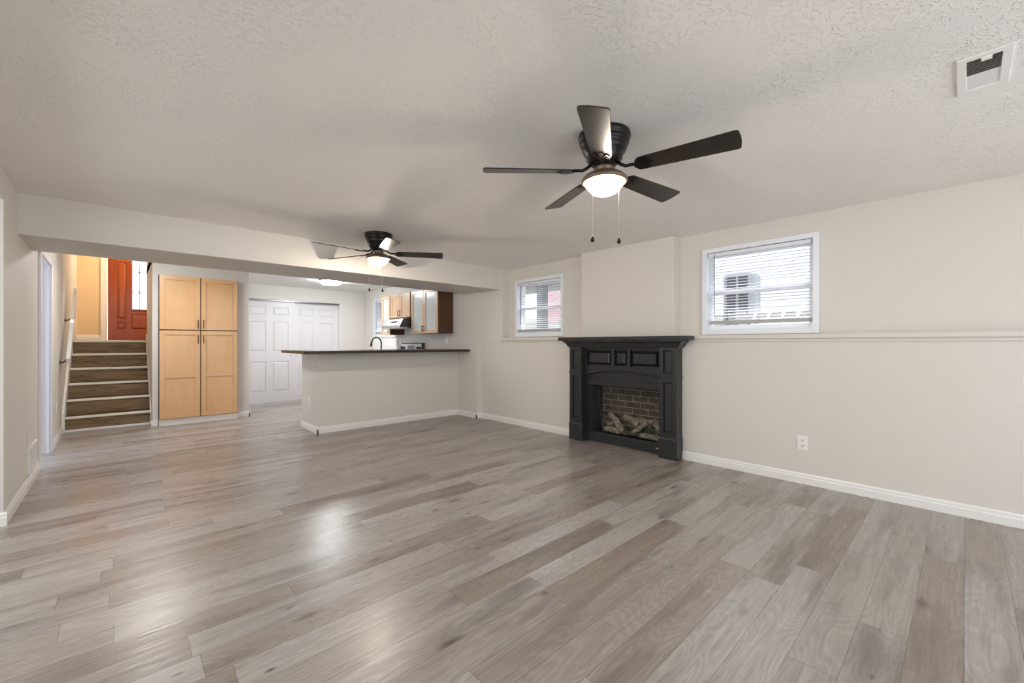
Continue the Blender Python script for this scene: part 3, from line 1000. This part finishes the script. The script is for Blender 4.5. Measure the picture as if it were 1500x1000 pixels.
# ------------------------------------------------------------------ outlets, switches, vents
def outlet(loc, face, label, kind='outlet', w=0.074, h=0.12):
    root = thing('wall_outlet' if kind == 'outlet' else 'light_switch', label, 'outlet' if kind == 'outlet' else 'switch', loc)
    xf = (facing_x(loc[0], loc[1], loc[2]) if face == '-x' else facing_y(*loc) if face == '-y' else Matrix.Translation(loc) @ Matrix.Rotation(PI / 2, 4, 'Z'))
    pl = MB(xf).box(-w / 2, w / 2, -0.006, 0.0, 0, h, 0.0025)
    put('cover_plate', pl, M['plastic'], root)
    if kind == 'outlet':
        for zc in (h * 0.33, h * 0.68):
            o_ = put('receptacle', MB(xf).box(-0.017, 0.017, -0.0085, -0.005, zc - 0.014, zc + 0.014, 0.003), M['plastic'], root)
            s_ = MB(xf)
            s_.box(-0.009, -0.0055, -0.0095, -0.007, zc - 0.002, zc + 0.008)
            s_.box(0.0055, 0.009, -0.0095, -0.007, zc - 0.002, zc + 0.008)
            s_.cyl((0, -0.0095, zc - 0.008), 0.003, 0.003, 'y', 10)
            put('slots', s_, M['slot'], o_)
    else:
        put('rocker', MB(xf).box(-0.016, 0.016, -0.010, -0.004, h / 2 - 0.033, h / 2 + 0.033, 0.002), M['plastic'], root)
    return root


outlet((XR, 0.947, 0.285), '-x', 'white duplex outlet low on the right wall', w=0.078, h=0.125)
outlet((PX, 6.22, 0.33), '-x', 'white outlet on the end of the breakfast bar half wall')
outlet((XK, 6.20, 1.20), '-x', 'white rocker switch on the wall under the large glass cabinet', 'switch')
outlet((XK, 7.86, 1.20), '-x', 'white outlet beside the range backguard')
outlet((XL, 7.55, 0.36), '+x', 'white outlet low on the left wall before the stairs')

vn = thing('ceiling_vent', 'white ceiling air register with half-open dark louvres', 'vent', (2.648, -0.053, H))
fr = MB()
vx0, vx1, vy0, vy1 = 2.470, 2.828, -0.130, 0.022
for q in ((vx0, vx0 + 0.03, vy0, vy1), (vx1 - 0.045, vx1, vy0, vy1), (vx0 + 0.03, vx1 - 0.045, vy0, vy0 + 0.028), (vx0 + 0.03, vx1 - 0.045, vy1 - 0.028, vy1)):
    fr.box(*q, H - 0.010, H - 0.0005, 0.002)
put('frame', fr, M['plastic'], vn)
put('duct', MB().box(vx0 + 0.03, 2.64, vy0 + 0.028, vy1 - 0.028, H - 0.0015, H - 0.0005), M['slot'], vn)  # flat dark sheet stands in for the shade inside the duct
lv = MB()
for k in range(9):
    x = vx0 + 0.038 + k * 0.0158
    lv.m = Matrix.Translation((x, 0, H - 0.006)) @ Matrix.Rotation(R(-40), 4, 'Y')
    lv.box(-0.0042, 0.0042, vy0 + 0.028, vy1 - 0.028, -0.0006, 0.0006)
put('louvres', lv, mat('louvre_grey', (0.40, 0.38, 0.34), 0.5), vn)
put('closed_panel', MB().box(2.64, vx1 - 0.045, vy0 + 0.028, vy1 - 0.028, H - 0.006, H - 0.001), M['ceiling_plain'], vn)
put('lever', MB().box(vx0 + 0.024, vx0 + 0.045, -0.075, -0.045, H - 0.018, H - 0.009, 0.002), M['plastic'], vn)

rv = thing('wall_register', 'white return air register low on the left wall', 'vent', (XL, 5.53, 0.11))
xf = Matrix.Translation((XL, 5.29, 0)) @ Matrix.Rotation(PI / 2, 4, 'Z')
fr = MB(xf)
for q in ((0, 0.03, 0.115, 0.33), (0.45, 0.48, 0.115, 0.33), (0.03, 0.45, 0.115, 0.14), (0.03, 0.45, 0.305, 0.33), (0.18, 0.195, 0.14, 0.305), (0.32, 0.335, 0.14, 0.305)):
    fr.box(q[0], q[1], -0.016, 0, q[2], q[3], 0.002)
put('frame', fr, M['plastic'], rv)
lv = MB(xf)
for k in range(9):
    z = 0.15 + k * 0.0175
    lv.box(0.03, 0.45, -0.010, -0.002, z, z + 0.009)
put('louvres', lv, M['plastic'], rv)
put('duct', MB(xf).box(0.03, 0.45, -0.0015, -0.0005, 0.14, 0.305), M['slot'], rv)  # dark sheet in place of the shaded hollow behind the louvres
tag(put('wall_panel', MB(xf).box(0.0, 0.30, -0.003, 0, 0.335, 0.46, 0.001), M['wall'], None, origin=(XL, 5.44, 0.335)), 'off-white blank plate above the register on the left wall', 'cover plate')

# ------------------------------------------------------------------ ceiling fans
def make_fan(loc, rot, label):
    root = thing('ceiling_fan', label, 'ceiling fan', loc, 'five-blade hugger ceiling fans', rot)
    # local z = 0 at the ceiling
    put('motor_housing', MB().lathe([(0.138, 0), (0.141, -0.012), (0.138, -0.03), (0.130, -0.034), (0.133, -0.044), (0.128, -0.062), (0.120, -0.066), (0.122, -0.076), (0.112, -0.10), (0.098, -0.112), (0.097, -0.135), (0.080, -0.155), (0.062, -0.165), (0.058, -0.178), (0.0, -0.178)], 48), M['black_metal'], root, True)
    put('switch_housing', MB().lathe([(0.056, -0.178), (0.050, -0.188), (0.047, -0.200), (0.050, -0.210), (0.0, -0.210)], 32), M['bronze'], root, True)
    put('light_fitter', MB().lathe([(0.052, -0.200), (0.062, -0.206), (0.085, -0.214), (0.106, -0.226), (0.116, -0.238), (0.124, -0.244), (0.125, -0.256), (0.117, -0.262), (0.106, -0.258), (0.103, -0.244), (0.060, -0.226), (0.0, -0.224)], 40, cap=False), M['bronze'], root, True)
    prof = [(0.104, -0.254)] + [(0.104 * math.cos(a), -0.256 - 0.076 * math.sin(a)) for a in [PI / 2 * i / 10 for i in range(1, 10)]] + [(0.002, -0.332)]
    put('glass_bowl', MB().lathe(prof, 40, cap=False), M['lamp_glass'], root, True)
    put('bulb', MB().lathe([(0.004, -0.240), (0.016, -0.247), (0.016, -0.262), (0.028, -0.280), (0.030, -0.297), (0.022, -0.312), (0.002, -0.318)], 20), M['bulb'], root, True)
    for k in range(5):
        a = 2 * PI * k / 5
        rz = Matrix.Rotation(a, 4, 'Z')
        bz = -0.200
        pitch = Matrix.Translation((0, 0, bz)) @ Matrix.Rotation(R(PITCH), 4, 'X')
        # blade outline, widening outwards with rounded corners
        L0, L1, w0, w1 = 0.175, 0.66, 0.052, 0.068
        out = [(L0, -w0 * 0.55), (L0 + 0.02, -w0 * 0.95), (L0 + 0.05, -w0)]
        out += [(L1 - 0.018, -w1)] + [(L1 - 0.018 + 0.018 * math.sin(t), -w1 + 0.018 - 0.018 * math.cos(t)) for t in (0.4, 0.8, 1.2)] + [(L1 + 0.004, -w1 * 0.3)]
        out += [(x, -y) for x, y in reversed(out)]
        mb = MB(rz @ pitch)
        mb.prism(out, 'z', -0.003, 0.003)
        bl = put('blade', mb, M['blade'], root, True)
        ib = MB(rz)
        ib.tube([(0.070, 0, -0.160), (0.095, 0, -0.182), (0.120, 0, -0.196), (0.15, 0, -0.196), (0.172, 0, -0.197)], 0.009, 8)
        ib.m = rz @ pitch
        ib.prism([(0.165, -0.012), (0.185, -0.042), (0.225, -0.046), (0.245, -0.030), (0.225, -0.016), (0.252, -0.008), (0.262, 0.0), (0.252, 0.008), (0.225, 0.016), (0.245, 0.030), (0.225, 0.046), (0.185, 0.042), (0.165, 0.012)], 'z', -0.008, -0.0035)
        for (sx, sy) in ((0.21, 0.03), (0.21, -0.03), (0.235, 0.0)):
            ib.cyl((sx, sy, -0.011), 0.005, 0.004, 'z', 8)
        put('blade_iron', ib, M['black_metal'], bl, True)
    ri = Matrix.Rotation(-rot, 4, 'Z')
    for (dx, dy, zb) in CHAINS:
        cb = MB(ri)
        cb.cyl((dx, dy, zb + 0.03), 0.0012, -0.225 - zb - 0.03, 'z', 6)
        n = int((-0.235 - zb - 0.03) / 0.012)
        for i in range(n):
            z = zb + 0.035 + i * 0.012
            cb.lathe([(0.0002, -0.0025), (0.0022, 0), (0.0002, 0.0025)], 6, (dx, dy, z), False)
        ch = put('pull_chain', cb, M['chrome'], root, True)
        put('chain_pull', MB(ri).lathe([(0.002, 0.036), (0.004, 0.028), (0.010, 0.012), (0.010, 0.005), (0.005, 0.0), (0.0, 0.0)], 14, (dx, dy, zb)), M['black_metal'], ch, True)
    return root


PITCH = -13
# chain offsets: along the camera's right vector (0.731,-0.682)
CHAINS = [(-0.095 * 0.731 - 0.03, 0.095 * 0.682 - 0.06, -0.60), (0.065 * 0.731 - 0.05, -0.065 * 0.682 - 0.05, -0.61)]
fan1 = make_fan((1.945, 1.345, H), R(66.8), 'black ceiling fan nearest the camera, in front of the windows')


def copy_tree(o, parent=None):
    c = o.copy()
    COL.objects.link(c)
    if parent is not None:
        c.parent = parent
    for ch in list(o.children):
        copy_tree(ch, c)
    return c


fan2 = make_fan((1.985, 4.17, H), R(40), 'black ceiling fan farther off, in front of the dropped beam')

# kitchen ceiling light, hall light, and an unseen lamp added to light the stairs
pl_ = thing('pantry_light', 'round flush ceiling light above the foot of the stairs', 'ceiling light', (0.35, 6.9, HK))
put('base_ring', MB().lathe([(0.17, 0), (0.17, -0.02), (0.16, -0.024), (0.0, -0.024)], 40), M['chrome'], pl_, True)
put('diffuser', MB().lathe([(0.16, -0.022), (0.155, -0.045), (0.12, -0.065), (0.06, -0.078), (0.0, -0.08)], 40), M['stairs_glow'], pl_, True)
kl = thing('ceiling_light', 'round white flush ceiling light in the kitchen', 'ceiling light', (2.93, 8.17, HK))
put('base_ring', MB().lathe([(0.20, 0), (0.20, -0.02), (0.19, -0.024), (0.0, -0.024)], 40), M['chrome'], kl, True)
put('diffuser', MB().lathe([(0.19, -0.022), (0.185, -0.045), (0.15, -0.07), (0.08, -0.085), (0.0, -0.088)], 40), M['kitchen_glow'], kl, True)
hl = thing('hall_light', 'warm flush ceiling light in the upper hall', 'ceiling light', (0.75, 10.35, 3.7))
put('diffuser', MB().lathe([(0.15, 0), (0.15, -0.03), (0.10, -0.08), (0.0, -0.09)], 32), M['hall_glow'], hl, True)

# ------------------------------------------------------------------ fireplace
fp = thing('fireplace', 'black painted fireplace mantel surround with electric firebox', 'fireplace', (4.24, 2.70, 0))
XC, XF = 4.18, 4.272    # column face, surround face
xf = facing_x(0, 0)     # local: x = -Y, y = X


def lx(y):
    return -y


for (ya, yb) in ((2.005, 2.195), (3.215, 3.40)):
    c = MB(xf)
    a, b = lx(yb), lx(ya)
    c.box(a, b, XC + 0.006, XR - 0.001, 0, 1.20)
    # framed faces
    fields_ = [(a + 0.045, b - 0.045, 0.275, 0.80), (a + 0.045, b - 0.045, 0.885, 1.13)]
    us = sorted({a, b} | {v for f in fields_ for v in f[:2]})
    zs = sorted({0.22, 1.18} | {v for f in fields_ for v in f[2:]})
    for i in range(len(us) - 1):
        for j in range(len(zs) - 1):
            cu, cz = (us[i] + us[i + 1]) / 2, (zs[j] + zs[j + 1]) / 2
            if not any(f[0] < cu < f[1] and f[2] < cz < f[3] for f in fields_):
                c.box(us[i], us[i + 1], XC - 0.014, XC + 0.006, zs[j], zs[j + 1])
    for f in fields_:
        c.frustum(f[0] + 0.006, f[1] - 0.006, f[2] + 0.006, f[3] - 0.006, XC + 0.006, XC + 0.001, 0.008)
    co = put('column', c, M['fp_black'], fp)
    p = MB(xf)
    p.box(a - 0.008, b + 0.008, XC - 0.016, XR - 0.001, 0, 0.205, 0.003)
    p.prism([(XC - 0.016, 0.205), (XC - 0.006, 0.225), (XR - 0.001, 0.225), (XR - 0.001, 0.205)], 'x', a - 0.004, b + 0.004)
    put('plinth', p, M['fp_black'], co)
    p = MB(xf)
    p.box(a - 0.010, b + 0.010, XC - 0.024, XR - 0.001, 0.836, 0.853, 0.005, 2)
    put('collar', p, M['fp_black'], co)
# header with three raised panels and the arched rail
hd = MB(xf)
a, b = lx(3.215), lx(2.195)
w = b - a
pz0, pz1 = 0.935, 1.125
flds = [(a + 0.035, a + 0.385, pz0, pz1), (a + 0.425, b - 0.425, pz0, pz1), (b - 0.385, b - 0.035, pz0, pz1)]
us = sorted({a, b} | {v for f in flds for v in f[:2]})
for i in range(len(us) - 1):
    cu = (us[i] + us[i + 1]) / 2
    if not any(f[0] < cu < f[1] for f in flds):
        hd.box(us[i], us[i + 1], XF - 0.040, XF + 0.003, pz0, pz1)
hd.box(a, b, XF + 0.003, XR - 0.001, 0.70, 1.20)
hd.box(a, b, XF - 0.040, XF + 0.003, pz1, 1.18)
# arched rail: bottom edge is an arc
n = 24
arc = []
for i in range(n + 1):
    t = i / n
    arc.append((a + w * t, 0.815 + 0.068 * math.sin(PI * t)))
for i in range(n):
    (u0, v0), (u1, v1) = arc[i], arc[i + 1]
    hd._add([(u0, XF - 0.040, v0), (u1, XF - 0.040, v1), (u1, XF - 0.040, pz0), (u0, XF - 0.040, pz0), (u0, XF + 0.003, v0), (u1, XF + 0.003, v1)],
            [(0, 1, 2, 3), (0, 4, 5, 1)])
hp = put('header', hd, M['fp_black'], fp)
bd = MB(xf).tube([(u, XF - 0.040, v + 0.006) for u, v in arc], 0.007, 8)
put('arch_bead', bd, M['fp_black'], hp)
for f in flds:
    p = MB(xf)
    p.frustum(f[0] + 0.012, f[1] - 0.012, f[2] + 0.012, f[3] - 0.012, XF + 0.003, XF - 0.036, 0.028)
    put('raised_panel', p, M['fp_black'], hp)
# firebox face frame
ff = MB(xf)
ff.box(a, b, XF - 0.022, XR - 0.001, 0.695, 0.752, 0.004)
ff.box(a, a + 0.085, XF + 0.002, XR - 0.001, 0.03, 0.70)
ff.box(b - 0.045, b, XF + 0.002, XR - 0.001, 0.03, 0.70)
ff.box(a, b, XF - 0.022, XR - 0.001, 0.012, 0.125, 0.004)
put('firebox_frame', ff, M['fp_black'], fp)
tag_p = put('badge', MB(xf).box(lx(2.275), lx(2.235), XF - 0.0245, XF - 0.021, 0.062, 0.076, 0.001), mat('badge_brass', (0.5, 0.42, 0.28), 0.4, 0.7), fp)
# mantel shelf with crown
ms = MB(xf)
ms.box(lx(3.545), lx(1.865), 4.105, XR - 0.001, 1.236, 1.279, 0.006)
put('mantel_shelf', ms, M['fp_black'], fp)
cr = MB(xf)
steps = [(0.0, 1.150), (0.006, 1.162), (0.012, 1.168), (0.022, 1.195), (0.042, 1.220), (0.050, 1.224), (0.050, 1.236)]
for i in range(len(steps) - 1):
    (d0, z0), (d1, z1) = steps[i], steps[i + 1]
    q0 = (lx(3.412) - d0 * 1.4, lx(1.993) + d0 * 1.4, XC - 0.010 - d0, XR - 0.001)
    q1 = (lx(3.412) - d1 * 1.4, lx(1.993) + d1 * 1.4, XC - 0.010 - d1, XR - 0.001)
    ring = lambda q, z: [(q[0], q[2], z), (q[1], q[2], z), (q[1], q[3], z), (q[0], q[3], z)]
    cr._add(ring(q0, z0) + ring(q1, z1), [(0, 1, 5, 4), (1, 2, 6, 5), (2, 3, 7, 6), (3, 0, 4, 7)])
d0 = 0.0
cr._add([(lx(3.412), XC - 0.01, 1.150), (lx(1.993), XC - 0.01, 1.150), (lx(1.993), XR - 0.001, 1.150), (lx(3.412), XR - 0.001, 1.150)], [(0, 1, 2, 3)])
put('crown_moulding', cr, M['fp_black'], fp)
# firebox interior
XB = 4.50
y0, y1, z0, z1 = 2.18, 3.14, 0.11, 0.695
bx = MB()
bx.box(XF + 0.03, XB, y1 - 0.004, y1, z0, z1)
bx.box(XF + 0.03, XB, y0, y0 + 0.004, z0, z1)
bx.box(XF + 0.03, XB, y0, y1, z1 - 0.006, z1)
bx.box(XF + 0.03, XB, y0, y1, z0, z0 + 0.006)
put('firebox_liner', bx, M['firebox'], fp)
put('brick_back', MB().box(XB - 0.012, XB - 0.001, y0 + 0.004, y1 - 0.004, z0 + 0.006, z1 - 0.006), M['brick'], fp)
# curved mesh screen edge on the left
sc_ = MB()
cv = []
for i in range(13):
    t = i / 12
    cv.append((XF + 0.040 + 0.02 * t, 3.075 - 0.10 * (1 - t) ** 2, 0.116 + 0.572 * t))
sc_.tube(cv, 0.004, 6)
put('screen_rod', sc_, M['firebox'], fp)

# logs and embers inside
eb = MB()
nx, ny = 10, 44
vs = []
for i in range(nx + 1):
    for j in range(ny + 1):
        x = XF + 0.035 + (XB - 0.015 - XF - 0.035) * i / nx
        y = 2.24 + (3.05 - 2.24) * j / ny
        u = abs(j / ny - 0.5) * 2
        h = 0.055 * (1 - u ** 4) * math.sin(PI * (0.15 + 0.7 * i / nx)) + random.uniform(-0.008, 0.012)
        vs.append((x, y, 0.117 + max(0.002, h)))
fs = [(i * (ny + 1) + j, (i + 1) * (ny + 1) + j, (i + 1) * (ny + 1) + j + 1, i * (ny + 1) + j + 1) for i in range(nx) for j in range(ny)]
eb._add(vs, fs)
eo = put('ember_bed', eb, M['ember'], None, origin=(4.38, 2.65, 0.117))
eo['kind'] = 'stuff'
eo['label'] = 'dark ember bed under the fireplace logs'
eo['category'] = 'embers'


def log(p, q, r, label, bend=0.02):
    p, q = Vector(p), Vector(q)
    mid = (p + q) / 2
    n = 11
    pts, rs = [], []
    for i in range(n):
        t = i / (n - 1)
        w_ = p.lerp(q, t) + Vector((random.uniform(-0.003, 0.003), random.uniform(-0.003, 0.003), bend * math.sin(PI * t)))
        pts.append(w_)
        rs.append(r * (0.9 + 0.18 * random.random()) * (0.86 if i in (0, n - 1) else 1))
    mb = MB().tube(pts, r, 14, rs)
    for v in mb.bm.verts:
        v.co += Vector((random.uniform(-1, 1), random.uniform(-1, 1), random.uniform(-1, 1))) * r * 0.07
    o = put('fire_log', mb, M['log'], None, origin=mid)
    tag(o, label, 'log', 'ceramic fireplace logs')


log((4.455, 3.03, 0.205), (4.445, 2.80, 0.185), 0.034, 'pale ceramic log at the far left of the fireplace, lowest of the left pair')
log((4.44, 2.985, 0.335), (4.345, 2.745, 0.165), 0.037, 'pale ceramic log slanting down to the right, on the left of the fire')
log((4.465, 2.80, 0.315), (4.455, 2.60, 0.235), 0.038, 'short pale ceramic log standing at the back in the middle of the fire')
log((4.465, 2.66, 0.285), (4.455, 2.42, 0.265), 0.042, 'thick ceramic log lying level along the brick back')
log((4.36, 2.63, 0.155), (4.43, 2.38, 0.325), 0.028, 'thin ceramic log slanting up to the right across the fire')
log((4.455, 2.42, 0.315), (4.42, 2.275, 0.175), 0.046, 'thick ceramic log curving down at the right end of the fire', 0.03)
log((4.345, 2.98, 0.165), (4.335, 2.78, 0.155), 0.036, 'dark ribbed ceramic log lying in front on the left of the fire', 0.01)
log((4.345, 2.52, 0.150), (4.345, 2.28, 0.150), 0.030, 'ceramic log lying in front on the right of the fire', 0.01)

# ------------------------------------------------------------------ outside the windows
gr = MB()
gr._add([(4.76, -8, 1.24), (30, -8, 3.76), (30, 24, 3.76), (4.76, 24, 1.24)], [(0, 1, 2, 3)])
gr._add([(4.76, -8, 0.9), (30, -8, 0.9), (30, 24, 0.9), (4.76, 24, 0.9)], [(3, 2, 1, 0)])
o = struct('ground_outside', gr, M['grass'], None, 'grassy ground outside the windows', 'ground')
ac = thing('air_conditioner', 'grey outdoor condenser unit seen through the window right of the fireplace', 'air conditioner', (7.6, 2.53, 1.50))
put('casing', MB().box(-0.22, 0.22, -0.24, 0.24, 0.0, 0.87, 0.09, 4), M['ac_grey'], ac, True)
g = MB()
for k in range(16):
    g.box(-0.226, -0.218, -0.16, -0.02, 0.05 + k * 0.047, 0.085 + k * 0.047)
    g.box(-0.226, -0.218, 0.02, 0.16, 0.05 + k * 0.047, 0.085 + k * 0.047)
put('grille', g, M['ac_dark'], ac, True)
hs = thing('neighbour_house', 'white sided house outside the window right of the fireplace', 'house', (13.0, 3.0, 1.4))
sd = MB()
for k in range(26):
    z = 1.3 + k * 0.18
    sd.prism([(12.99, z), (12.97, z), (12.99, z + 0.18), (13.1, z + 0.18), (13.1, z)], 'y', -4, 8.2)
put('siding', sd, M['siding'], hs)
put('foundation', MB().box(12.98, 13.2, -4, 8.2, 0.9, 1.75), M['ladder'], hs)
ld = thing('low_fence', 'weathered rail with white slanted pickets below the window right of the fireplace', 'fence', (6.2, 1.5, 1.36))
put('rail', MB().box(6.28, 6.32, 0.5, 2.05, 1.545, 1.60), M['ladder'], ld)
put('rail', MB().box(6.28, 6.32, 0.5, 2.05, 1.41, 1.45), M['ladder'], ld)
for k in range(9):
    y = 0.62 + k * 0.165
    put('picket', MB().tube([(6.26, y + 0.03, 1.40), (6.26, y - 0.03, 1.615)], 0.018, 8), M['siding'], ld)
put('post', MB().box(6.27, 6.33, 0.42, 0.50, 1.30, 1.66), M['ladder'], ld)
put('post', MB().box(6.27, 6.33, 2.05, 2.13, 1.30, 1.66), M['ladder'], ld)
pp = thing('porch', 'white porch roof on a square grey post outside the window left of the fireplace', 'porch', (7.0, 6.5, 1.2))
put('post', MB().box(6.9, 7.08, 6.40, 6.58, 1.15, 2.66), M['post_grey'], pp)
put('porch_roof', MB().box(6.0, 8.6, 3.9, 10.5, 2.62, 2.78), M['siding'], pp)
put('porch_beam', MB().box(6.88, 7.10, 3.9, 10.5, 2.50, 2.62), M['siding'], pp)
rb = thing('red_house', 'red sided house outside the window left of the fireplace', 'house', (13, 11.5, 1.5))
put('house_wall', MB().prism([(8.4, 1.9), (11.9, 1.9), (11.9, 3.55), (10.4, 3.55), (8.4, 2.4)], 'x', 12.5, 13.5), M['red_brick'], rb)
th = thing('tan_shed', 'tan shed outside the window left of the fireplace', 'shed', (11.5, 13.5, 1.5))
put('shed_wall', MB().box(11.0, 12.0, 12.2, 15.0, 1.3, 3.2), M['tan_siding'], th)
